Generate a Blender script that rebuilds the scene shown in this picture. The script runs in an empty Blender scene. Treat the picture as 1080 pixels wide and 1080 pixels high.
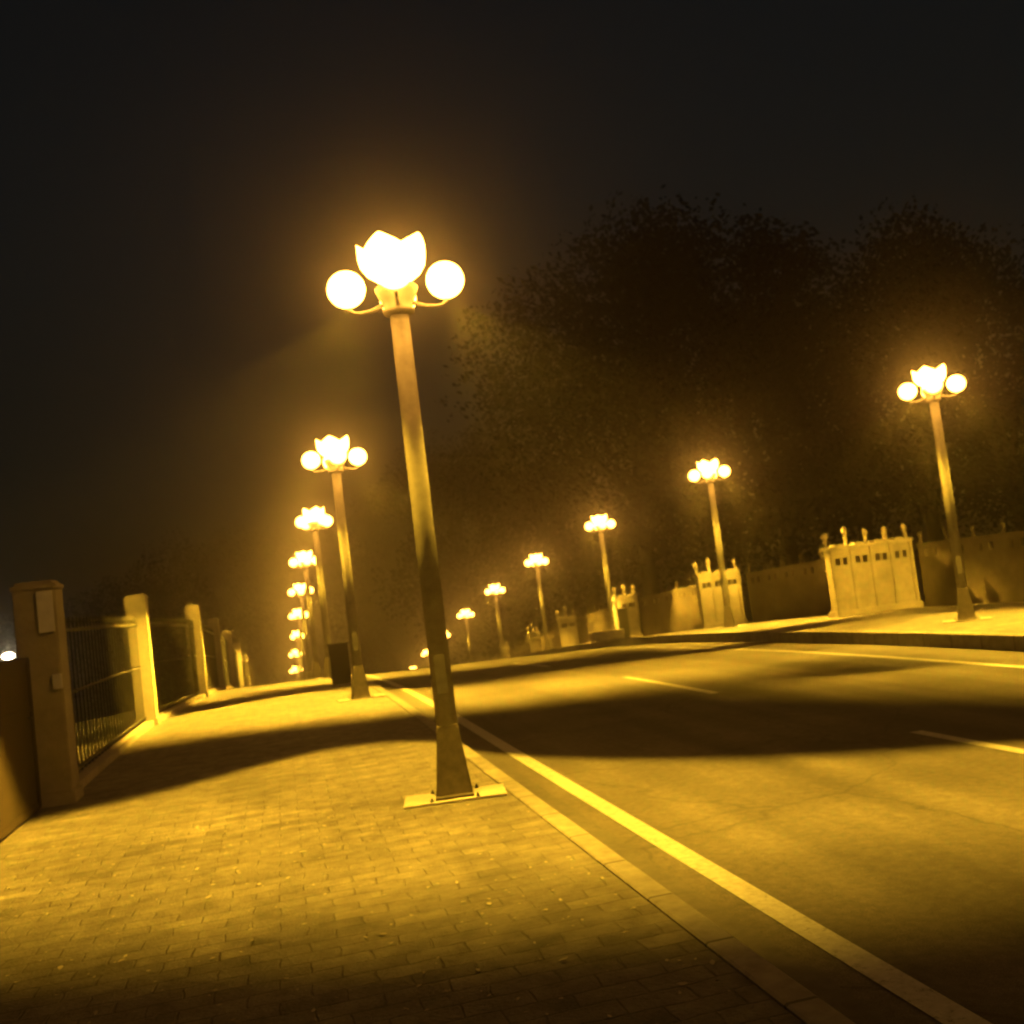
import bpy, bmesh, math, random
from mathutils import Vector, Matrix
random.seed(7)
R = math.radians
PI = math.pi
S = bpy.context.scene
C = S.collection

# ------------------------------------------------------------ camera, sky, exposure
CAM_Z = 1.851
YAW, PITCH, ROLL = R(13.31), R(4.0), R(6.98)
fw = Vector((math.sin(YAW)*math.cos(PITCH), math.cos(YAW)*math.cos(PITCH), math.sin(PITCH)))
r0 = Vector((math.cos(YAW), -math.sin(YAW), 0)); u0 = r0.cross(fw)
rr = math.cos(ROLL)*r0 - math.sin(ROLL)*u0
uu = math.sin(ROLL)*r0 + math.cos(ROLL)*u0
cd = bpy.data.cameras.new('camera'); cam = bpy.data.objects.new('camera', cd); C.objects.link(cam)
m = Matrix((rr, uu, -fw)).transposed().to_4x4(); m.translation = (0, 0, CAM_Z)
cam.matrix_world = m
cd.sensor_fit = 'HORIZONTAL'; cd.sensor_width = 36; cd.lens = 36
cd.dof.use_dof = True; cd.dof.focus_distance = 2.2; cd.dof.aperture_fstop = 5.6
cd.clip_start = .05; cd.clip_end = 3000
S.camera = cam

W = bpy.data.worlds.new('World'); S.world = W; W.use_nodes = True
nt = W.node_tree; nt.nodes.clear()
sky = nt.nodes.new('ShaderNodeTexSky'); sky.sky_type = 'NISHITA'; sky.sun_disc = False
sky.sun_elevation = R(1.0); sky.sun_rotation = R(200)
bg = nt.nodes.new('ShaderNodeBackground'); bg.inputs['Strength'].default_value = .009
wo = nt.nodes.new('ShaderNodeOutputWorld')
nt.links.new(sky.outputs[0], bg.inputs[0]); nt.links.new(bg.outputs[0], wo.inputs[0])
vs = S.view_settings
vs.view_transform = 'Standard'; vs.look = 'None'; vs.exposure = 0; vs.gamma = 1
S.render.engine = 'CYCLES'
S.cycles.use_denoising = True
S.cycles.max_bounces = 4; S.cycles.diffuse_bounces = 2; S.cycles.glossy_bounces = 2
S.cycles.volume_bounces = 0; S.cycles.transparent_max_bounces = 6
S.cycles.sample_clamp_indirect = 3
S.cycles.use_light_tree = True

LAMP_COL = (1.0, .54, .03)
GLOBE_COL = (1.0, .435, .05)
POOL_L, POOL_R = 14.0, 12.0       # light the luminaire's optics lay on the ground (W/m2)
GLOBE = 26.0
HAZE = .0075

# ------------------------------------------------------------ the ground's shape: level here, over a crest and down
ZK = [0, 0, -.01, -.3, -.97, -1.97, -3.24, -4.77, -6.51, -8.45, -10.6, -12.9, -15.3]
def g(X, Y):
    s = (Y + 2.3*(X-1.37)/12 - 9.37)/11.09 + 1
    if s <= 1: return 0.
    if s >= 11: return -12.9 - (s-11)*2.4
    i = int(s); t = s-i
    a, b, c, d = ZK[i-1], ZK[i], ZK[i+1], ZK[min(i+2, 12)]
    return b + .5*t*(c-a + t*(2*a-5*b+4*c-d + t*(3*(b-c)+d-a)))

# ------------------------------------------------------------ helpers
def tag(o, label=None, cat=None, group=None, kind=None):
    if label: o['label'] = label
    if cat: o['category'] = cat
    if group: o['group'] = group
    if kind: o['kind'] = kind
    return o
def empty(name, loc=(0, 0, 0), rz=0):
    o = bpy.data.objects.new(name, None); C.objects.link(o); o.location = loc; o.rotation_euler = (0, 0, rz)
    o.empty_display_size = .2
    return o
def obj(name, bm, mat, parent=None, smooth=False):
    me = bpy.data.meshes.new(name); bm.to_mesh(me); bm.free()
    if mat: me.materials.append(mat)
    if smooth:
        for p in me.polygons: p.use_smooth = True
    o = bpy.data.objects.new(name, me); C.objects.link(o)
    if parent: o.parent = parent
    return o
def copy_tree(o, parent=None):
    c = o.copy(); C.objects.link(c); c.parent = parent
    for ch in o.children: copy_tree(ch, c)
    return c
def NB(): return bmesh.new()
def box(bm, x0, x1, y0, y1, z0, z1, bev=0):
    vs_ = [bm.verts.new(p) for p in ((x0,y0,z0),(x1,y0,z0),(x1,y1,z0),(x0,y1,z0),(x0,y0,z1),(x1,y0,z1),(x1,y1,z1),(x0,y1,z1))]
    fs = [bm.faces.new([vs_[i] for i in q]) for q in ((3,2,1,0),(4,5,6,7),(0,1,5,4),(1,2,6,5),(2,3,7,6),(3,0,4,7))]
    if bev:
        es = {e for f in fs for e in f.edges}
        bmesh.ops.bevel(bm, geom=list(es), offset=bev, segments=2, affect='EDGES')
def lathe(bm, prof, seg=24, cx=0, cy=0, cap=True):
    rings = []
    for r_, z in prof:
        rings.append([bm.verts.new((cx+r_*math.cos(2*PI*i/seg), cy+r_*math.sin(2*PI*i/seg), z)) for i in range(seg)])
    for a, b in zip(rings, rings[1:]):
        for i in range(seg):
            bm.faces.new((a[i], a[(i+1) % seg], b[(i+1) % seg], b[i]))
    if cap:
        bm.faces.new(list(reversed(rings[0]))); bm.faces.new(rings[-1])
def tube(bm, pts, rad, seg=10):
    pts = [Vector(p) for p in pts]; rings = []
    for i, p in enumerate(pts):
        t = (pts[min(i+1, len(pts)-1)] - pts[max(i-1, 0)]).normalized()
        a = t.cross(Vector((0, 0, 1)));
        if a.length < .05: a = t.cross(Vector((0, 1, 0)))
        a.normalize(); b = t.cross(a)
        rd = rad[i] if isinstance(rad, (list, tuple)) else rad
        rings.append([bm.verts.new(p + rd*(math.cos(2*PI*k/seg)*a + math.sin(2*PI*k/seg)*b)) for k in range(seg)])
    for a, b in zip(rings, rings[1:]):
        for i in range(seg): bm.faces.new((a[i], a[(i+1) % seg], b[(i+1) % seg], b[i]))
    bm.faces.new(list(reversed(rings[0]))); bm.faces.new(rings[-1])
    bmesh.ops.recalc_face_normals(bm, faces=bm.faces[:])

# ------------------------------------------------------------ materials
def mat(name, col, rough=.8, metal=0, var=.25, scale=6, bump=.3, bscale=60, bdist=.004, spec=.4, coord='Object', stain=0):
    """base colour broken up by two noises, with a fine bump"""
    mm = bpy.data.materials.new(name); mm.use_nodes = True; t = mm.node_tree; N = t.nodes; L = t.links
    b = N['Principled BSDF']; b.inputs['Roughness'].default_value = rough; b.inputs['Metallic'].default_value = metal
    b.inputs['Specular IOR Level'].default_value = spec
    tc = N.new('ShaderNodeTexCoord')
    n1 = N.new('ShaderNodeTexNoise'); n1.inputs['Scale'].default_value = scale; n1.inputs['Detail'].default_value = 8; n1.inputs['Roughness'].default_value = .65
    L.new(tc.outputs[coord], n1.inputs['Vector'])
    rp = N.new('ShaderNodeValToRGB'); L.new(n1.outputs['Fac'], rp.inputs[0])
    rp.color_ramp.elements[0].position = .3; rp.color_ramp.elements[1].position = .7
    rp.color_ramp.elements[0].color = tuple(c*(1-var) for c in col)+(1,)
    rp.color_ramp.elements[1].color = tuple(min(1, c*(1+var)) for c in col)+(1,)
    out = rp.outputs[0]
    if stain:
        n2 = N.new('ShaderNodeTexNoise'); n2.inputs['Scale'].default_value = .7; n2.inputs['Detail'].default_value = 4
        L.new(tc.outputs[coord], n2.inputs['Vector'])
        mr = N.new('ShaderNodeMapRange'); mr.inputs[1].default_value = .35; mr.inputs[2].default_value = .65
        mr.inputs[3].default_value = 1-stain; mr.inputs[4].default_value = 1
        L.new(n2.outputs['Fac'], mr.inputs[0])
        mx = N.new('ShaderNodeMix'); mx.data_type = 'RGBA'; mx.blend_type = 'MULTIPLY'; mx.inputs[0].default_value = 1
        L.new(out, mx.inputs[6]); L.new(mr.outputs[0], mx.inputs[7]); out = mx.outputs[2]
    L.new(out, b.inputs['Base Color'])
    if bump:
        n3 = N.new('ShaderNodeTexNoise'); n3.inputs['Scale'].default_value = bscale; n3.inputs['Detail'].default_value = 6
        L.new(tc.outputs[coord], n3.inputs['Vector'])
        bp = N.new('ShaderNodeBump'); bp.inputs['Strength'].default_value = bump; bp.inputs['Distance'].default_value = bdist
        L.new(n3.outputs['Fac'], bp.inputs['Height']); L.new(bp.outputs[0], b.inputs['Normal'])
    return mm
def paving(name, col):
    mm = mat(name, col, rough=.75, var=.38, scale=5.0, bump=0, stain=.2)
    t = mm.node_tree; N = t.nodes; L = t.links; b = N['Principled BSDF']
    tc = [n for n in N if n.type == 'TEX_COORD'][0]
    src = b.inputs['Base Color'].links[0].from_socket
    br = N.new('ShaderNodeTexBrick'); br.inputs['Scale'].default_value = 1; br.inputs['Brick Width'].default_value = .3
    br.inputs['Row Height'].default_value = .15; br.inputs['Mortar Size'].default_value = .008; br.inputs['Mortar Smooth'].default_value = .6
    br.inputs['Color1'].default_value = (.55, .55, .55, 1); br.inputs['Color2'].default_value = (1.25, 1.22, 1.15, 1); br.inputs['Mortar'].default_value = (.4, .38, .35, 1)
    wn = N.new('ShaderNodeTexNoise'); wn.inputs['Scale'].default_value = 4; wn.inputs['Detail'].default_value = 4; L.new(tc.outputs['Object'], wn.inputs['Vector'])
    wm = N.new('ShaderNodeMix'); wm.data_type = 'VECTOR'; wm.inputs[0].default_value = .06; L.new(tc.outputs['Object'], wm.inputs[4]); L.new(wn.outputs['Color'], wm.inputs[5]); L.new(wm.outputs[1], br.inputs['Vector'])
    dn = N.new('ShaderNodeTexNoise'); dn.inputs['Scale'].default_value = 2.2; dn.inputs['Detail'].default_value = 7; dn.inputs['Roughness'].default_value = .7; L.new(tc.outputs['Object'], dn.inputs['Vector'])
    dm = N.new('ShaderNodeMapRange'); dm.inputs[1].default_value = .4; dm.inputs[2].default_value = .6; dm.inputs[3].default_value = .15; dm.inputs[4].default_value = .75; L.new(dn.outputs['Fac'], dm.inputs[0])
    mx = N.new('ShaderNodeMix'); mx.data_type = 'RGBA'; mx.blend_type = 'MULTIPLY'; L.new(dm.outputs[0], mx.inputs[0])
    L.new(src, mx.inputs[6]); L.new(br.outputs['Color'], mx.inputs[7]); L.new(mx.outputs[2], b.inputs['Base Color'])
    # coarse relief: lumpy pavers, sunk joints, grit
    n = N.new('ShaderNodeTexNoise'); n.inputs['Scale'].default_value = 9; n.inputs['Detail'].default_value = 9; n.inputs['Roughness'].default_value = .8
    L.new(tc.outputs['Object'], n.inputs['Vector'])
    v = N.new('ShaderNodeTexVoronoi'); v.inputs['Scale'].default_value = 45; L.new(tc.outputs['Object'], v.inputs['Vector'])
    a1 = N.new('ShaderNodeMath'); a1.operation = 'MULTIPLY_ADD'; a1.inputs[1].default_value = -.35
    L.new(br.outputs['Fac'], a1.inputs[0]); L.new(n.outputs['Fac'], a1.inputs[2])
    a2 = N.new('ShaderNodeMath'); a2.operation = 'MULTIPLY_ADD'; a2.inputs[1].default_value = .25
    L.new(v.outputs['Distance'], a2.inputs[0]); L.new(a1.outputs[0], a2.inputs[2])
    bp = N.new('ShaderNodeBump'); bp.inputs['Strength'].default_value = 1.0; bp.inputs['Distance'].default_value = .035
    L.new(a2.outputs[0], bp.inputs['Height']); L.new(bp.outputs[0], b.inputs['Normal'])
    return mm
M = {}
M['asphalt'] = mat('asphalt', (.14, .127, .11), .85, var=.3, scale=14, bump=.7, bscale=130, bdist=.006, stain=.3)
M['gutter'] = mat('gutter_concrete', (.12, .11, .10), .8, var=.3, scale=9, bump=.5, bscale=90, stain=.3)
M['paving'] = paving('sidewalk_paving', (.27, .25, .22))
def joints(mm, sx, sy, mortar, dark, wear=0):
    """multiply the colour by stone joints (sx by sy metres) and, for paint, by worn-through spots"""
    t = mm.node_tree; N = t.nodes; L = t.links; b = N['Principled BSDF']
    tc = [n for n in N if n.type == 'TEX_COORD'][0]; src = b.inputs['Base Color'].links[0].from_socket
    mx = N.new('ShaderNodeMix'); mx.data_type = 'RGBA'; mx.blend_type = 'MULTIPLY'; mx.inputs[0].default_value = 1
    L.new(src, mx.inputs[6])
    if wear:
        n = N.new('ShaderNodeTexNoise'); n.inputs['Scale'].default_value = 22; n.inputs['Detail'].default_value = 8; n.inputs['Roughness'].default_value = .8
        L.new(tc.outputs['Object'], n.inputs['Vector'])
        mr = N.new('ShaderNodeMapRange'); mr.inputs[1].default_value = .36; mr.inputs[2].default_value = .46; mr.inputs[3].default_value = wear; mr.inputs[4].default_value = 1
        L.new(n.outputs['Fac'], mr.inputs[0]); L.new(mr.outputs[0], mx.inputs[7])
    else:
        mp = N.new('ShaderNodeMapping'); mp.inputs['Rotation'].default_value = (0, 0, PI/2)
        L.new(tc.outputs['Object'], mp.inputs[0])
        br = N.new('ShaderNodeTexBrick'); br.offset = 0; br.inputs['Scale'].default_value = 1; br.inputs['Brick Width'].default_value = sy; br.inputs['Row Height'].default_value = sx
        br.inputs['Mortar Size'].default_value = mortar; br.inputs['Color1'].default_value = (.82, .82, .82, 1); br.inputs['Color2'].default_value = (1.1, 1.08, 1.05, 1); br.inputs['Mortar'].default_value = (dark, dark, dark, 1)
        L.new(mp.outputs[0], br.inputs['Vector']); L.new(br.outputs['Color'], mx.inputs[7])
    L.new(mx.outputs[2], b.inputs['Base Color'])
M['kerb'] = mat('kerb_stone', (.33, .31, .28), .75, var=.3, scale=7, bump=.5, bscale=70, stain=.25)
M['paint'] = mat('road_paint', (.55, .54, .50), .7, var=.2, scale=18, bump=.4, bscale=110, stain=.15)
joints(M['kerb'], 3.0, .8, .012, .3); joints(M['paint'], 0, 0, 0, 0, .45)
def worn_road(mm):
    """tyre-polished tracks along the road, hairline cracks and sealed patches"""
    t = mm.node_tree; N = t.nodes; L = t.links; b = N['Principled BSDF']
    tc = [n for n in N if n.type == 'TEX_COORD'][0]; src = b.inputs['Base Color'].links[0].from_socket
    mp = N.new('ShaderNodeMapping'); mp.inputs['Scale'].default_value = (1.1, .05, 1); L.new(tc.outputs['Object'], mp.inputs[0])
    n = N.new('ShaderNodeTexNoise'); n.inputs['Scale'].default_value = 1.6; n.inputs['Detail'].default_value = 3; L.new(mp.outputs[0], n.inputs['Vector'])
    mr = N.new('ShaderNodeMapRange'); mr.inputs[1].default_value = .35; mr.inputs[2].default_value = .65; mr.inputs[3].default_value = .72; mr.inputs[4].default_value = 1.2
    L.new(n.outputs['Fac'], mr.inputs[0])
    n2 = N.new('ShaderNodeTexNoise'); n2.inputs['Scale'].default_value = 1.3; n2.inputs['Detail'].default_value = 5; L.new(tc.outputs['Object'], n2.inputs['Vector'])
    wv = N.new('ShaderNodeMix'); wv.data_type = 'VECTOR'; wv.inputs[0].default_value = .35; L.new(tc.outputs['Object'], wv.inputs[4]); L.new(n2.outputs['Color'], wv.inputs[5])
    v = N.new('ShaderNodeTexVoronoi'); v.feature = 'DISTANCE_TO_EDGE'; v.inputs['Scale'].default_value = .55; L.new(wv.outputs[1], v.inputs['Vector'])
    m2 = N.new('ShaderNodeMapRange'); m2.inputs[1].default_value = .002; m2.inputs[2].default_value = .008; m2.inputs[3].default_value = .7; m2.inputs[4].default_value = 1
    L.new(v.outputs['Distance'], m2.inputs[0])
    ml = N.new('ShaderNodeMath'); ml.operation = 'MULTIPLY'; L.new(mr.outputs[0], ml.inputs[0]); L.new(m2.outputs[0], ml.inputs[1])
    g_ = N.new('ShaderNodeTexNoise'); g_.inputs['Scale'].default_value = 170; g_.inputs['Detail'].default_value = 2; L.new(tc.outputs['Object'], g_.inputs['Vector'])
    m3 = N.new('ShaderNodeMapRange'); m3.inputs[1].default_value = .3; m3.inputs[2].default_value = .7; m3.inputs[3].default_value = .55; m3.inputs[4].default_value = 1.5; L.new(g_.outputs['Fac'], m3.inputs[0])
    ml2 = N.new('ShaderNodeMath'); ml2.operation = 'MULTIPLY'; L.new(ml.outputs[0], ml2.inputs[0]); L.new(m3.outputs[0], ml2.inputs[1])
    mx = N.new('ShaderNodeMix'); mx.data_type = 'RGBA'; mx.blend_type = 'MULTIPLY'; mx.inputs[0].default_value = 1
    L.new(src, mx.inputs[6]); L.new(ml2.outputs[0], mx.inputs[7]); L.new(mx.outputs[2], b.inputs['Base Color'])
worn_road(M['asphalt'])
M['soil'] = mat('dark_soil', (.035, .032, .022), .95, var=.5, scale=1.5, bump=.8, bscale=12, bdist=.05)
M['pole'] = mat('pole_grey_paint', (.40, .38, .33), .7, var=.25, scale=7, stain=.3, bump=.15, bscale=80, spec=.5)
M['pedestal'] = mat('shade_darkened_pedestal', (.15, .125, .10), .75, var=.4, scale=9, bump=.4, bscale=60, stain=.5)  # darker than the pole: shade at the lamp's foot put into the colour
M['dark_metal'] = mat('dark_iron', (.03, .028, .025), .8, var=.3, scale=20, bump=.2)
M['slab'] = mat('lamp_footing', (.5, .47, .42), .8, var=.2, scale=12, bump=.5, bscale=60)
M['stone'] = mat('pale_stone', (.46, .42, .36), .8, var=.2, scale=5, bump=.5, bscale=35, bdist=.01, stain=.3)
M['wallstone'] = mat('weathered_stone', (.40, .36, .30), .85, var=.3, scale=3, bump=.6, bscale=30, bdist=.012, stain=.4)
M['dimstone'] = mat('shade_darkened_stone', (.17, .145, .115), .9, var=.35, scale=3, bump=.6, bscale=30, bdist=.012, stain=.5)  # wall stone darkened: dimness outside the light pools put into the colour
M['panel'] = mat('gate_panel', (.045, .031, .022), .9, var=.2, scale=3, bump=.3, bscale=40, stain=.35)
M['white'] = mat('white_paint', (.75, .73, .70), .5, var=.08, scale=10, bump=.15)
M['board'] = mat('pale_board', (.85, .84, .88), .35, var=.1, scale=8, bump=.1)
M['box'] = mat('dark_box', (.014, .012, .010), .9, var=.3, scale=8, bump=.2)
M['bark'] = mat('bark', (.04, .032, .025), .95, var=.4, scale=8, bump=.8, bscale=30, bdist=.02)
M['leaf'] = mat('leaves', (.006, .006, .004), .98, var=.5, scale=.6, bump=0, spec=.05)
M['leaf_fall'] = mat('dry_leaves', (.50, .43, .32), .7, var=.4, scale=3, bump=0)
def glow(name, s, col=GLOBE_COL):
    mm = bpy.data.materials.new(name); mm.use_nodes = True; b = mm.node_tree.nodes['Principled BSDF']
    b.inputs['Base Color'].default_value = (.8, .8, .75, 1); b.inputs['Emission Color'].default_value = col+(1,); b.inputs['Emission Strength'].default_value = s
    b.inputs['Roughness'].default_value = .3
    return mm
M['globe'] = glow('lit_globe', GLOBE)
M['lotus'] = glow('lit_lotus_glass', GLOBE*1.2)
M['far_lamp'] = glow('far_lamp_glass', 40, (1, .8, .5))

# ------------------------------------------------------------ ground sheets
def sheet(name, xs, dz, y0, y1, mt, step=1.0, skirt=None):
    """sheet following the road's profile; xs = list of (x, extra height)"""
    bm = NB(); ys = [y0 + i*step for i in range(int((y1-y0)/step)+1)]
    rows = [[bm.verts.new((x, y, g(x, y)+dz+e)) for x, e in xs] for y in ys]
    for a, b in zip(rows, rows[1:]):
        for i in range(len(xs)-1): bm.faces.new((a[i], a[i+1], b[i+1], b[i]))
    return obj(name, bm, mt)
Y0, Y1 = -8, 118
RZ = -.07                                   # the road lies below the sidewalks
def XF(x): return -.14*max(0, x-2.2)/9.2          # and falls towards its far kerb
tag(sheet('road', [(2.0+.47*i, XF(2.0+.47*i)) for i in range(21)], RZ, Y0, Y1, M['asphalt']), kind='structure')
tag(sheet('gutter', [(1.99, .01), (2.20, .004)], RZ+.002, Y0, Y1, M['gutter']), kind='structure')
tag(sheet('left_sidewalk', [(-3.1+.7*i, 0) for i in range(7)]+[(1.83, 0)], 0, Y0, Y1, M['paving']), kind='structure')
tag(sheet('right_sidewalk', [(11.6+.7*i, 0) for i in range(9)], 0.03, Y0, Y1, M['paving']), kind='structure')
tag(sheet('kerb', [(1.83, -.15), (1.83, .012), (1.845, .02), (1.975, .02), (1.992, .008), (2.0, -.15)], 0, Y0, Y1, M['kerb']), kind='structure')
tag(sheet('kerb', [(11.38, -.25), (11.385, .03), (11.4, .045), (11.585, .045), (11.6, .03), (11.6, -.25)], 0, Y0, Y1, M['kerb']), kind='structure')
def line(name, x0, x1, ya, yb):
    n = max(2, int((yb-ya)/1.0)); bm = NB()
    rows = [[bm.verts.new((x, ya+(yb-ya)*i/n, g(x, ya+(yb-ya)*i/n)+RZ+.006+XF(x))) for x in (x0, x1)] for i in range(n+1)]
    for a, b in zip(rows, rows[1:]): bm.faces.new((a[0], a[1], b[1], b[0]))
    return tag(obj(name, bm, M['paint']), kind='structure')
line('edge_line', 2.36, 2.52, -8, 110)
for ya, yb in ((4.6, 9.4), (14.3, 18.4), (24, 28), (34, 38), (44, 48), (54, 58)):
    line('lane_dash', 6.05, 6.19, ya, yb)
line('edge_line', 9.95, 10.10, -8, 110)
# wide terrain beneath and beyond
bm = NB()
xs = [-400, -200, -100, -60, -30, -15, -8, -3.05, -2.95, 2, 7, 12, 17.1, 17.9, 25, 40, 70, 120, 200, 400]
ys = [-300, -100, -40, -9] + [i*3.0 for i in range(-2, 40)] + [125, 140, 170, 220, 300, 500, 900]
def gt(x, y):
    if y > 118: return g(0, 118) - .8 - (y-118)*.02
    v = g(min(max(x, -3), 18), y) - .12
    if x < -3.05: v -= min(1.5, (-3.05-x)*.08)
    if -3.0 < x < 17.5: v -= .3
    return v
rows = [[bm.verts.new((x, y, gt(x, y))) for x in xs] for y in ys]
for a, b in zip(rows, rows[1:]):
    for i in range(len(xs)-1): bm.faces.new((a[i], a[i+1], b[i+1], b[i]))
tag(obj('ground', bm, M['soil']), kind='structure')

BLK = [(15.0, 26.0, 2.5), (14.6, 34.4, 1.5), (14.5, 43.6, .9), (14.6, 54.0, .9), (14.9, 62.5, .6), (15.0, 72.0, .5), (15.1, 82.0, .5)]   # pale wall blocks: x, y, width
# ------------------------------------------------------------ street lamps
def optic(name, E, far_pts, near_pts, side, soft_near, xl, xr, h=4.5, off=.48, lobe=0, lwin=(.10, .26, .52, .68, 2.5, 6.5), lside=1):
    """photometric distribution of the luminaire: how its optics throw the light over the ground.
    side = -1 / +1: the half of the head this lamp sits in (x offset), each serves its own half"""
    ld = bpy.data.lights.new(name, 'POINT'); ld.energy = 4*PI; ld.color = LAMP_COL; ld.shadow_soft_size = .05
    ld.use_nodes = True; t = ld.node_tree; N = t.nodes; L = t.links; N.clear()
    out = N.new('ShaderNodeOutputLight'); em = N.new('ShaderNodeEmission'); L.new(em.outputs[0], out.inputs[0])
    tc = N.new('ShaderNodeTexCoord'); sx = N.new('ShaderNodeSeparateXYZ'); L.new(tc.outputs['Normal'], sx.inputs[0])
    def mth(op, a, b=None, c=None):
        n = N.new('ShaderNodeMath'); n.operation = op
        for i, v in enumerate((a, b, c)):
            if v is None: continue
            if isinstance(v, (int, float)): n.inputs[i].default_value = v
            else: L.new(v, n.inputs[i])
        return n.outputs[0]
    dz = mth('MAXIMUM', mth('MULTIPLY', sx.outputs[2], -SGN), .08)       # downwards component
    gx = mth('DIVIDE', mth('MULTIPLY', sx.outputs[0], SGN*h), dz)
    gx = mth('ADD', gx, side*off)
    gy = mth('DIVIDE', mth('MULTIPLY', sx.outputs[1], SGN*h), dz)
    gy = mth('ADD', gy, -.2)
    def curve(pts, lo, hi, sc):
        f = N.new('ShaderNodeFloatCurve'); c = f.mapping.curves[0]
        pp_ = [((x-lo)/(hi-lo), (y+10)/20) for x, y in pts]
        c.points[0].location = pp_[0]; c.points[1].location = pp_[-1]
        for q in pp_[1:-1]: c.points.new(*q)
        f.mapping.update()
        L.new(mth('DIVIDE', mth('SUBTRACT', gx, lo), hi-lo), f.inputs['Value'])
        return mth('MULTIPLY_ADD', f.outputs[0], 20, -10)
    def sstep(v, a, b):
        n = N.new('ShaderNodeMapRange'); n.interpolation_type = 'SMOOTHSTEP'
        n.inputs[1].default_value = a; n.inputs[2].default_value = b; L.new(v, n.inputs[0]); return n.outputs[0]
    lo, hi = far_pts[0][0], far_pts[-1][0]
    F = curve(far_pts, lo, hi, 1); Nn = curve(near_pts, lo, hi, 1)
    v = sstep(mth('SUBTRACT', F, gy), -.3, .45)
    v = mth('MULTIPLY', v, sstep(mth('SUBTRACT', gy, Nn), -soft_near*.5, soft_near))
    v = mth('MULTIPLY', v, sstep(gx, xl[0], xl[1])); v = mth('MULTIPLY', v, mth('SUBTRACT', 1.0, sstep(gx, xr[0], xr[1])))
    if lobe:      # weaker forward lobe, added to brighten the wall blocks and left pillars
        ra = mth('DIVIDE', mth('MULTIPLY', gx, lside), mth('MAXIMUM', gy, .01))
        w = mth('MULTIPLY', sstep(ra, lwin[0], lwin[1]), mth('SUBTRACT', 1.0, sstep(ra, lwin[2], lwin[3])))
        w = mth('MULTIPLY', mth('MULTIPLY', w, sstep(gy, lwin[4], lwin[5])), lobe)
        v = mth('MAXIMUM', v, w)
    half = sstep(gx, -1.35, 1.35)
    v = mth('MULTIPLY', v, half if side > 0 else mth('SUBTRACT', 1.0, half))
    down = mth('GREATER_THAN', mth('MULTIPLY', sx.outputs[2], -SGN), .1)
    v = mth('MULTIPLY', v, down)
    # gentle unevenness of the lenses
    nz = N.new('ShaderNodeTexNoise'); nz.inputs['Scale'].default_value = 5; nz.inputs['Detail'].default_value = 1; L.new(tc.outputs['Normal'], nz.inputs['Vector'])
    v = mth('MULTIPLY', v, mth('MULTIPLY_ADD', nz.outputs['Fac'], .9, .55))
    inv = mth('POWER', mth('DIVIDE', 1.0, dz), 3.0)     # evens the pool out towards its rim
    inv = mth('MINIMUM', inv, 7.0)
    v = mth('MULTIPLY', mth('MULTIPLY', v, inv), E*h*h)
    L.new(v, em.inputs['Strength'])
    return ld
SGN = 1
FAR_L = [(-6, 1.6), (-3, 3.0), (-.4, 4.3), (1.2, 1.8), (2.5, .3), (5, -1.2), (9, -2.8)]
NEAR_L = [(-6, -1.9), (-3, -2.5), (-.5, -3.6), (1.5, -4.2), (5, -4.8), (9, -6.0)]
FAR_R = [(-5, 1.0), (-1, 1.3), (.5, 2.6), (4, 2.8)]
NEAR_R = [(-5, -5.5), (-1, -5.2), (4, -4.2)]
OPT = {('L', -1): optic('lamp_light', POOL_L, FAR_L, NEAR_L, -1, 2.0, (-12, -8), (6, 10), lobe=.3, lwin=(.28, .33, .44, .50, 8.3, 10.3), lside=-1),
       ('L', 1): optic('lamp_light', POOL_L, FAR_L, NEAR_L, 1, 2.0, (-12, -8), (4.5, 9.5)),
       ('R', -1): optic('lamp_light', POOL_R, FAR_R, NEAR_R, -1, 1.2, (-4.5, -2.0), (1.6, 2.9), lobe=.4),
       ('R', 1): optic('lamp_light', POOL_R, FAR_R, NEAR_R, 1, 1.2, (-4.5, -2.0), (1.6, 2.9), lobe=.4)}
def optic_light(parent, key, side, rot):
    o = bpy.data.objects.new('lamp_light', OPT[(key, side)]); C.objects.link(o); o.parent = parent
    o.location = Matrix.Rotation(-R(rot), 4, 'Z') @ Vector((.48*side, -.2, 4.5)); o.rotation_euler = (0, 0, -R(rot))
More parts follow.
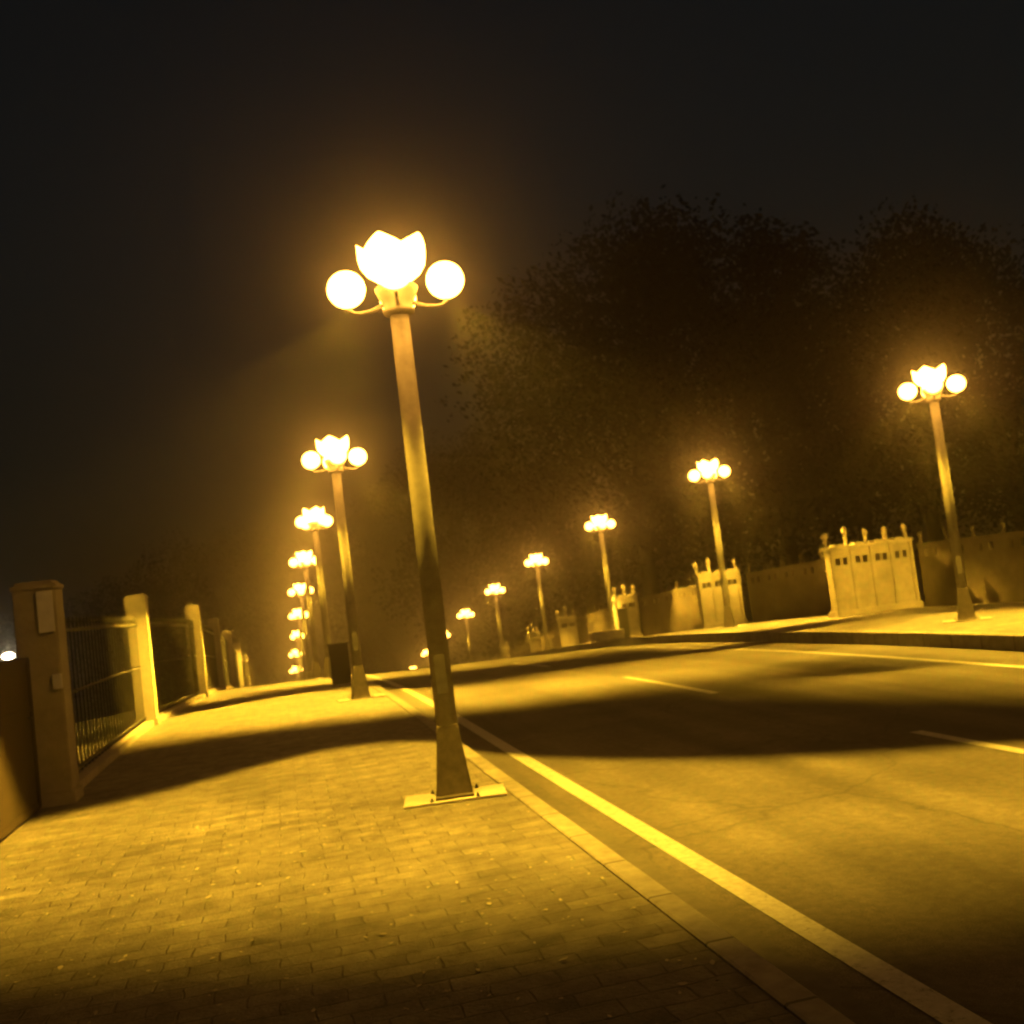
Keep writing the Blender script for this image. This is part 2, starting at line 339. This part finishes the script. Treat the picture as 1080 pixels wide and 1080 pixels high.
def make_lamp():
    t = empty('street_lamp')
    bm = NB(); box(bm, -.46, .46, -.24, .24, -.05, .022, .008); obj('footing', bm, M['slab'], t)
    bm = NB()   # flared square pedestal with a bolted foot
    def ring(w, z): return [bm.verts.new((sx*w, sy*w, z)) for sx, sy in ((-1,-1),(1,-1),(1,1),(-1,1))]
    prof = [(.172, .022), (.172, .045), (.163, .055), (.10, .61), (.095, .66)]
    rs = [ring(w, z) for w, z in prof]
    for a, b in zip(rs, rs[1:]):
        for i in range(4): bm.faces.new((a[i], a[(i+1) % 4], b[(i+1) % 4], b[i]))
    bm.faces.new(list(reversed(rs[0]))); bm.faces.new(rs[-1])
    bmesh.ops.bevel(bm, geom=[e for e in bm.edges if abs(e.verts[0].co.z-e.verts[1].co.z) > .05], offset=.02, segments=2, affect='EDGES')
    obj('pedestal', bm, M['pedestal'], t)
    for sx, sy in ((-1, -1), (1, -1), (1, 1), (-1, 1)):
        bm = NB(); lathe(bm, [(.018, .02), (.018, .036), (.009, .038), (.009, .055)], 8, sx*.205, sy*.195); obj('bolt', bm, M['dark_metal'], t)
    bm = NB(); box(bm, -.05, .05, -.1035, -.0955, .95, 1.30, .004); obj('access_door', bm, M['pole'], t)
    bm = NB(); lathe(bm, [(.098, .655), (.094, 2.5), (.088, 4.50)], 20); obj('pole', bm, M['pole'], t, True)
    bm = NB(); lathe(bm, [(.10, 4.47), (.145, 4.49), (.15, 4.52), (.135, 4.545), (.15, 4.60), (.19, 4.68), (.205, 4.73), (.19, 4.745), (.05, 4.75)], 28)
    obj('cup', bm, M['pole'], t, True)
    for k in range(4):
        a = k*PI/2; ca, sa = math.cos(a), math.sin(a)
        bm = NB(); tube(bm, [(ca*.14, sa*.14, 4.58), (ca*.26, sa*.26, 4.535), (ca*.36, sa*.36, 4.525), (ca*.42, sa*.42, 4.535), (ca*.465, sa*.465, 4.575)], [.022, .018, .016, .016, .022])
        arm = obj('arm', bm, M['pole'], t, True)
        bm = NB(); bmesh.ops.create_uvsphere(bm, u_segments=20, v_segments=14, radius=.18)
        bmesh.ops.scale(bm, vec=(1, 1, .97), verts=bm.verts[:])
        bmesh.ops.translate(bm, vec=(ca*.465, sa*.465, 4.765), verts=bm.verts[:])
        obj('globe', bm, M['globe'], t, True)
    # lotus glass: six petals, pointed tips
    bm = NB(); seg = 75; n = 5
    prof = [(.06, 0), (.16, .05), (.25, .12), (.30, .20), (.315, .28)]
    def petal(i, wob=1):
        x = (i*n/seg) % 1; return 1-abs(2*x-1)
    rings = []
    for r_, z in prof:
        rings.append([bm.verts.new(((r_*(1+.10*(petal(i)**.6-.5)*(z > .03)))*math.cos(2*PI*i/seg), (r_*(1+.10*(petal(i)**.6-.5)*(z > .03)))*math.sin(2*PI*i/seg), 4.755+z)) for i in range(seg)])
    tip = [];
    for i in range(seg):
        p = petal(i); r_ = .31+.02*p; tip.append(bm.verts.new((r_*math.cos(2*PI*i/seg), r_*math.sin(2*PI*i/seg), 4.755+.32+.11*p)))
    rings.append(tip)
    inn = []
    for i in range(seg):
        p = petal(i); inn.append(bm.verts.new((.27*math.cos(2*PI*i/seg), .27*math.sin(2*PI*i/seg), 4.755+.30+.09*p)))
    rings.append(inn); rings.append([bm.verts.new((.10*math.cos(2*PI*i/seg), .10*math.sin(2*PI*i/seg), 4.755+.30)) for i in range(seg)])
    for a, b in zip(rings, rings[1:]):
        for i in range(seg): bm.faces.new((a[i], a[(i+1) % seg], b[(i+1) % seg], b[i]))
    bm.faces.new(list(reversed(rings[0]))); bm.faces.new(rings[-1])
    obj('lotus_shade', bm, M['lotus'], t, True)
    return t
proto = make_lamp(); used = False
CL = [0, 0, -.07, -.16, -.21, -.25, -.30, -.37, -.44, -.55, -.7]
LROT = [-9, 4, 33, 10, 0, 20, 45, 5, 15, 0, 30]
ordn = ['nearest', 'second nearest', 'third nearest', 'fourth nearest', 'fifth nearest', 'sixth nearest', 'seventh nearest', 'eighth nearest', 'ninth nearest', 'tenth nearest', 'eleventh nearest', 'twelfth nearest']
def put_lamp(x, y, rot, label, group, side, k):
    global used
    t = proto if not used else copy_tree(proto)
    used = True
    t.location = (x, y, g(x, y)+(.03 if side > 0 else 0)); t.rotation_euler = (0, 0, R(rot))
    tag(t, label, 'street lamp', group)
    # this lamp's own downlights, hung under its globes (in a frame that is not turned with the head)
    s = -side      # +1: the road lies towards +x
    far = k > 5
    optic_light(t, 'L' if s > 0 else 'R', -1, rot); optic_light(t, 'L' if s > 0 else 'R', 1, rot)
    return t
for k in range(11):
    x, y = 1.37+CL[k], 9.37+11.09*k
    if k == 8: lab = 'lamp with lit globes seen low near the end of the left row'
    if k == 0: lab = 'tallest street lamp on pale footing, nearest of the left sidewalk row'
    else: lab = f'{ordn[k]} lamp of the left sidewalk row, lit white globes on a grey pole'
    put_lamp(x, y, LROT[k], lab, 'street lamps along the left sidewalk', -1, k)
for k in range(0, 10):
    x, y = 13.35+CL[k], 7.07+11.09*k
    lab = ('lit globe lamp standing on the right sidewalk just beyond the right edge of the picture' if k == 0 else
           f'{["", "nearest", "second nearest", "third nearest", "fourth nearest", "fifth nearest", "sixth nearest", "seventh nearest", "eighth nearest", "ninth nearest"][k]} visible lamp of the right row across the road, lit white globes')
    t = put_lamp(x, y, (-math.degrees(math.atan2(x, y)) + [0, 4, -7, 12][k] if k < 4 else LROT[(k*3) % 11]), lab, 'street lamps along the right sidewalk', 1, k)

# ------------------------------------------------------------ left fence: stone pillars, iron railings
def make_pillar():
    t = empty('fence_pillar')
    bm = NB(); box(bm, -.19, .19, -.19, .19, .14, 2.44, .012); obj('shaft', bm, M['stone'], t)
    bm = NB(); box(bm, -.215, .215, -.215, .215, -.3, .14, .012); obj('plinth', bm, M['stone'], t)
    bm = NB(); box(bm, -.205, .205, -.205, .205, 2.44, 2.50, .012); box(bm, -.17, .17, -.17, .17, 2.498, 2.54, .01); obj('cap', bm, M['stone'], t)
    return t
FX = lambda y: -2.70 + min(.38, max(0, (y-21)*.055))
PY = [12.85 + 8.35*i for i in range(12)]
pp = make_pillar()
for i, y in enumerate(PY):
    t = pp if i == 0 else copy_tree(pp)
    t.location = (FX(y), y, g(FX(y), y))
    t.scale = (1.2, 1.2, 1) if i == 0 else (1, 1, 1)
    tag(t, ['wide brown stone pillar at the far left with pale boards beside it', 'brightly lit yellow stone pillar of the left railing, second from the left edge'][i] if i < 2 else
        f'{ordn[i]} stone pillar of the left railing, counted from the wide one at the picture edge', 'pillar', 'stone pillars of the left railing')
def make_railing(n, ya, yb):
    """one bay, built as metal bars between two pillars, following the slope"""
    t = empty('iron_railing', (FX((ya+yb)/2), (ya+yb)/2, g(FX(ya), (ya+yb)/2)))
    oy, oz, ox = t.location.y, t.location.z, t.location.x
    def P(y, h): return Vector((FX(y)-ox, y-oy, g(FX(y), y)-oz+h))
    for h, w in ((.18, .03), (1.15, .022), (1.95, .03)):
        bm = NB(); tube(bm, [P(ya, h), P((ya+yb)/2, h), P(yb, h)], w, 6); obj('rail', bm, M['dark_metal'], t)
    bm = NB()
    for i in range(n):
        y = ya+.12+(yb-ya-.24)*i/(n-1)
        tube(bm, [P(y, .12), P(y, 2.0)], .012, 5)
        tube(bm, [P(y, 2.0), P(y, 2.06), P(y, 2.13)], [.014, .026, .003], 5)
    obj('bars', bm, M['dark_metal'], t)
    return t
for i in range(8):
    t = make_railing(30 if i < 3 else 24, PY[i]+.245, PY[i+1]-.24)
    tag(t, f'dark iron railing between the {["first", "second", "third", "fourth", "fifth", "sixth", "seventh", "eighth", "ninth"][i]} and {["first", "second", "third", "fourth", "fifth", "sixth", "seventh", "eighth", "ninth"][i+1]} left pillars', 'railing', 'iron railings along the left sidewalk')
# low stone kerb under the railings
bm = NB()
ys = [12.85+i*1.0 for i in range(70)]
rows = [[bm.verts.new((FX(y)+dx, y, g(FX(y), y)+dz)) for dx, dz in ((.14, -.2), (.14, .1), (-.14, .1), (-.14, -.2))] for y in ys]
for a, b in zip(rows, rows[1:]):
    for i in range(3): bm.faces.new((a[i], b[i], b[i+1], a[i+1]))
tag(obj('fence_footing', bm, M['stone']), 'low stone footing running under the left iron railings', 'footing')
# brown boarded gate left of the first pillar
t = empty('boarded_gate', (-2.80, 8.9, 0)); tag(t, 'brown boarded gate leaf left of the wide pillar at the picture edge', 'gate')
bm = NB(); box(bm, -.03, .03, -3.4, 3.48, .1, 1.63, .006)
obj('board_panel', bm, M['panel'], t)
bm = NB()
for a, b in ((-3.4, -3.3), (3.40, 3.50), (0, .1)): box(bm, -.05, .05, a, b, .06, 1.68, .006)
for a, b in ((1.63, 1.70), (.04, .12), (1.10, 1.16)): box(bm, -.042, .042, -3.42, 3.52, a, b, .006)
obj('frame', bm, M['panel'], t)
bm = NB(); tube(bm, [(.05, 3.2, 1.05), (.10, 3.2, 1.05), (.10, 3.08, 1.05)], .012, 8); obj('handle', bm, M['dark_metal'], t)
# pale boards fixed on the front of the first pillar
for y, x, z0, z1, w, lab in ((12.595, -2.58, 1.95, 2.42, .085, 'tall pale grey board on the top right of the wide left pillar'),
                             (12.595, -2.52, 1.30, 1.47, .05, 'small pale grey plate low on the right side of the wide left pillar')):
    t = empty('notice_board', (x, y, 0)); tag(t, lab, 'board')
    bm = NB(); box(bm, -w, w, -.012, .012, z0, z1, .004); obj('board', bm, M['board'], t)
    bm = NB()
    for zz in (z0+.03, z1-.05): box(bm, -w+.02, w-.02, .0125, .022, zz, zz+.02)
    obj('bracket', bm, M['dark_metal'], t)

# ------------------------------------------------------------ right side: ornamental wall blocks and wall runs
def finial(bm, x, y, z, h=.42, r_=.085):
    lathe(bm, [(r_*.9, z), (r_*.9, z+.05), (r_*.55, z+.08), (r_*.5, z+h*.55), (r_*.9, z+h*.62), (r_*1.0, z+h*.75), (r_*.8, z+h*.9), (r_*.2, z+h)], 12, x, y)
def wall_openings(w, ztop, n, axis='x', th=.3, z0=0, zo=1.42, so=.15, hgt=.2):
    """solid wall of length w built of blocks around n pairs of small square openings"""
    bm = NB()
    def B(a, b, c, d):
        if axis == 'x': box(bm, a, b, -th/2, th/2, c, d)
        else: box(bm, -th/2, th/2, a, b, c, d)
    B(0, w, z0, zo); B(0, w, zo+hgt, ztop)
    x = 0; p = w/n
    cuts = []
    for i in range(n):
        for q in (.32, .68): cuts.append((i*p+p*q-so/2, i*p+p*q+so/2))
    last = 0
    for a, b in cuts: B(last, a, zo, zo+hgt); last = b
    B(last, w, zo, zo+hgt)
    return bm
def make_block(w=2.4, n=4):
    """wall block that faces along the road: four bays, pilasters, pairs of openings, finials"""
    t = empty('ornamental_wall')
    obj('wall', wall_openings(w, 1.85, n, th=.35, z0=-.4), M['wallstone'], t)
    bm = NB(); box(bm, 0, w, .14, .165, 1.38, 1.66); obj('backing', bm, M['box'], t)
    bm = NB()
    for i in range(n+1):
        x = i*w/n; box(bm, x-.05, x+.05, -.235, -.177, -.4, 1.86, .01)
    obj('pilasters', bm, M['wallstone'], t)
    bm = NB(); box(bm, -.08, w+.08, -.26, .24, 1.862, 1.94, .015)
    for i in range(n):   # shallow crenels between posts
        x = (i+.5)*w/n; box(bm, x-.14, x+.14, -.19, .19, 1.938, 2.0, .01)
    obj('coping', bm, M['stone'], t)
    bm = NB(); box(bm, -.1, w+.1, -.30, .28, -.4, .16, .02); obj('plinth', bm, M['wallstone'], t)
    for i in range(n+1):
        bm = NB(); finial(bm, i*w/n, 0, 1.938, .42 if i != 1 else .55); obj('finial', bm, M['stone'], t, True)
    return t
for i, (x, y, w) in enumerate(BLK):
    t = make_block(w, 4 if i == 0 else 3 if i == 1 else 2)
    t.location = (x, y, g(x, y)+.03)
    tag(t, ['widest pale stone wall block with paired openings and finials, left of the nearest right lamp',
            'narrow pale stone wall block with finials behind the second right lamp pole',
            'small pale stone block just right of the dark cabinet across the road',
            'small pale stone block left of the low planter, fourth from the right',
            'small far pale stone block, fifth from the right along the far sidewalk',
            'tiny far pale stone block, sixth from the right along the far sidewalk',
            'tiniest pale stone block, farthest left along the far sidewalk'][i], 'stone block', 'pale stone blocks along the right sidewalk')
def wall_run(xa, ya, xb, yb, label):
    L_ = math.hypot(xb-xa, yb-ya); n = max(2, int(L_/1.1))
    t = empty('parapet_wall', (xa, ya, g(xa, ya)), math.atan2(yb-ya, xb-xa)); tag(t, label, 'wall', 'parapet wall runs behind the right sidewalk')
    slope = (g(xb, yb)-g(xa, ya))/L_
    def sh(bm):
        for v in bm.verts: v.co.z += slope*v.co.x
        return bm
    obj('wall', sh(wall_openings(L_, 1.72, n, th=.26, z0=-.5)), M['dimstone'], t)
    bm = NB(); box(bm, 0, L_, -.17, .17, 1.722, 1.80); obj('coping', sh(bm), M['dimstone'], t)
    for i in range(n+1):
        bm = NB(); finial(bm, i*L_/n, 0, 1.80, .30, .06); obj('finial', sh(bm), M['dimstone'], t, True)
wall_run(17.85, 4, 17.85, 25.8, 'dim stone parapet wall run at the right edge behind the nearest right lamp')
wall_run(17.2, 26.4, 16.6, 34.3, 'dim stone parapet wall run between the two largest pale blocks')
wall_run(16.3, 34.8, 15.7, 43.5, 'dim stone parapet wall run left of the second pale block')
wall_run(15.6, 44.0, 15.7, 53.9, 'far dim stone parapet wall run between the third and fourth pale blocks')
wall_run(15.7, 54.4, 15.7, 80, 'farthest dim stone parapet wall run along the right sidewalk')

# ------------------------------------------------------------ small street things
def cabinet(name, x, y, w, d, h, label, cat, top=None, rz=0):
    t = empty(name, (x, y, g(x, y)), rz); tag(t, label, cat)
    bm = NB(); box(bm, -w/2, w/2, -d/2, d/2, .06, h, .012); obj('body', bm, M['box'], t)
    bm = NB(); box(bm, -w/2+.03, w/2-.03, -d/2-.014, -d/2-.002, .12, h-.08, .004); o = obj('door', bm, M['box'], t)
    bm = NB(); tube(bm, [(w/2-.08, -d/2-.012, h*.55), (w/2-.08, -d/2-.035, h*.55), (w/2-.08, -d/2-.035, h*.55-.1)], .008, 6); obj('handle', bm, M['dark_metal'], o)
    bm = NB(); box(bm, -w/2-.03, w/2+.03, -d/2-.03, d/2+.03, h+.002, h+.04, .01); obj('lid', bm, M['box'], t)
    bm = NB(); box(bm, -w/2+.02, w/2-.02, -d/2+.02, d/2-.02, -.1, .058); obj('foot', bm, M['slab'], t)
    if top:
        bm = NB(); box(bm, -.12, .06, -.10, .10, h+.042, h+.42, .02); obj('meter_box', bm, M['stone'], t)['label'] = 'pale box on top of the dark cabinet'
    return t
cabinet('utility_cabinet', 1.29, 25.5, .46, .40, 1.0, 'dark utility cabinet standing left of the second left lamp', 'cabinet')
cabinet('utility_cabinet', 13.85, 41.2, .5, .45, 1.28, 'dark cabinet with a pale box on top beside the third right lamp', 'cabinet', top=True)
t = empty('white_post', (13.05, 39.4, g(13.05, 39.4))); tag(t, 'short white post in front of the third right lamp pole', 'post')
bm = NB(); lathe(bm, [(.09, -.05), (.09, .1), (.075, .12), (.07, 1.5)], 14); obj('shaft', bm, M['white'], t, True)
bm = NB(); lathe(bm, [(.09, 1.5), (.10, 1.55), (.09, 1.62), (.04, 1.70), (.01, 1.72)], 14); obj('cap', bm, M['white'], t, True)
t = empty('planter', (12.3, 38.6, g(12.3, 38.6))); tag(t, 'low stone planter box left of the white post across the road', 'planter')
bm = NB()
for a in ((-.65, .65, -.3, -.22), (-.65, .65, .22, .3), (-.65, -.57, -.22, .22), (.57, .65, -.22, .22)): box(bm, a[0], a[1], a[2], a[3], -.1, .42, .008)
obj('box', bm, M['slab'], t)
bm = NB(); box(bm, -.569, .569, -.219, .219, -.05, .36); obj('soil', bm, M['soil'], t)

# far lamp at the left edge, across the dark
t = empty('street_lamp', (-15.55, 62, -1.95)); tag(t, 'distant plain street lamp glowing at the far left picture edge', 'street lamp')
bm = NB(); lathe(bm, [(.12, -3), (.07, 2.9)], 12); obj('pole', bm, M['pole'], t, True)
bm = NB(); tube(bm, [(0, 0, 2.85), (0, 0, 3.1), (.25, 0, 3.25), (.55, 0, 3.28)], .04); obj('arm', bm, M['pole'], t, True)
bm = NB(); bmesh.ops.create_uvsphere(bm, u_segments=16, v_segments=10, radius=.26); bmesh.ops.scale(bm, vec=(1.3, .8, .7), verts=bm.verts[:]); bmesh.ops.translate(bm, vec=(.75, 0, 3.24), verts=bm.verts[:])
obj('lamp_head', bm, M['far_lamp'], t, True)

# ------------------------------------------------------------ litter of dry leaves and chips on the paving
bm = NB(); rnd = random.Random(3)
for i in range(700):
    x = rnd.uniform(-2.8, 1.8); y = rnd.uniform(3.2, 10) if i % 4 else rnd.uniform(2, 26)
    s = rnd.uniform(.006, .024)*(1.5 if rnd.random() < .12 else 1); a = rnd.uniform(0, 6.28); z = g(x, y)+.006
    pts = []
    for q, rr_ in ((0, 1), (.9, .5), (1.7, .45), (3.14, .9), (4.4, .5), (5.3, .55)):
        pts.append(bm.verts.new((x+s*rr_*math.cos(a+q), y+s*rr_*math.sin(a+q), z+rnd.uniform(0, s*.35))))
    bm.faces.new(pts)
tag(obj('leaf_litter', bm, M['leaf_fall']), 'small pale dry leaves and chips scattered over the left sidewalk', 'litter', kind='stuff')

# ------------------------------------------------------------ trees
def make_tree(seed, H, Rc, n=15000):
    rnd = random.Random(seed)
    bt = NB()
    tube(bt, [(0, 0, -1), (.05, 0, H*.2), (.15, .1, H*.45), (0, .2, H*.75)], [.02*H, .016*H, .010*H, .03], 9)
    cl = []
    for i in range(30):
        a = rnd.uniform(0, 6.28); zz = rnd.uniform(.22, 1.0)
        rad = Rc*math.sin(PI*min(1, (zz-.1)/1.0))**.7*rnd.uniform(.35, 1.0)
        c = Vector((rad*math.cos(a), rad*math.sin(a), H*zz*.93)); s = Rc*rnd.uniform(.22, .42)
        cl.append((c, s))
        if i % 3 == 0: tube(bt, [(.08, .05, H*rnd.uniform(.2, .4)), (c.x*.5, c.y*.5, c.z*.75), c], [.012*H, .008*H, .02], 6)
    bl = NB()
    for i in range(n):
        c, s = cl[i % len(cl)]
        d = Vector((rnd.gauss(0, 1), rnd.gauss(0, 1), rnd.gauss(0, .8))).normalized()*s*rnd.uniform(.45, 1.03)
        p = c+d; w = rnd.uniform(.055, .12)*H/12
        n1 = Vector((rnd.gauss(0, 1), rnd.gauss(0, 1), rnd.gauss(0, 1))).normalized(); n2 = n1.orthogonal().normalized()
        n3 = n1.cross(n2)
        bl.faces.new([bl.verts.new(p+n2*w), bl.verts.new(p+n3*w*.55), bl.verts.new(p-n2*w), bl.verts.new(p-n3*w*.55)])
    t = empty('tree')
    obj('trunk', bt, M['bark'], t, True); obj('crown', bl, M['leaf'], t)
    return t
protos = [make_tree(11, 12, 4.2), make_tree(12, 12, 5.0), make_tree(13, 12, 3.6)]
# (azimuth deg, distance, elevation of the top deg)
TR = [(44, 46, 12.5, 0, 'at the right picture edge'), (39.5, 44, 14.5, 1, 'above the lit head of the nearest right lamp'), (35.5, 48, 16.6, 2, 'just left of the nearest right lamp head'),
      (32, 52, 17.8, 1, 'between the nearest and second right lamps'), (28, 55, 19.8, 0, 'above the widest pale stone block'), (24, 60, 20, 1, 'above the second right lamp'),
      (20.5, 66, 19.5, 2, 'left of the second right lamp'), (17, 84, 14.5, 0, 'above the third right lamp'), (13.5, 104, 11, 1, 'between the third and fourth right lamps'),
      (10.5, 128, 9, 2, 'above the fifth right lamp'), (6.0, 150, 7.5, 0, 'at the end of the road, right of the tall pole'), (2.5, 152, 6.5, 1, 'at the end of the road'),
      (-1, 148, 5.5, 2, 'behind the far lamps of the left row'), (-5.5, 120, 4.5, 0, 'left of the left lamp row'), (-8, 80, 4.5, 1, 'between the lit yellow pillar and the far pillars'), (-12, 70, 2.2, 2, 'beyond the railing at the far left')]
for i, (az, D, el, v, where) in enumerate(TR):
    t = protos[v] if v == i and i < 3 and not protos[v].get('label') else None
    if t is None:
        t = protos[v] if not protos[v].get('label') else copy_tree(protos[v])
    x, y = D*math.sin(R(az)), D*math.cos(R(az)); z = gt(x, y)
    top = CAM_Z + D*math.tan(R(el)); s = (top-z)/12.3
    t.location = (x, y, z); t.scale = (s*1.1, s*1.1, s); t.rotation_euler = (0, 0, i*1.7)
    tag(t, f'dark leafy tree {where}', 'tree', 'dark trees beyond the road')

# ------------------------------------------------------------ night haze
bm = NB(); box(bm, -60, 95, -14, 170, -32, 42)
hz = obj('haze', bm, None); tag(hz, 'thin night haze glowing round the street lamps', 'haze', kind='stuff')
hm = bpy.data.materials.new('haze_air'); hm.use_nodes = True; t = hm.node_tree; t.nodes.clear()
vo = t.nodes.new('ShaderNodeVolumePrincipled'); vo.inputs['Color'].default_value = (.95, .93, .9, 1); vo.inputs['Density'].default_value = HAZE; vo.inputs['Anisotropy'].default_value = .925
mo = t.nodes.new('ShaderNodeOutputMaterial'); t.links.new(vo.outputs[0], mo.inputs['Volume'])
hz.data.materials.append(hm)
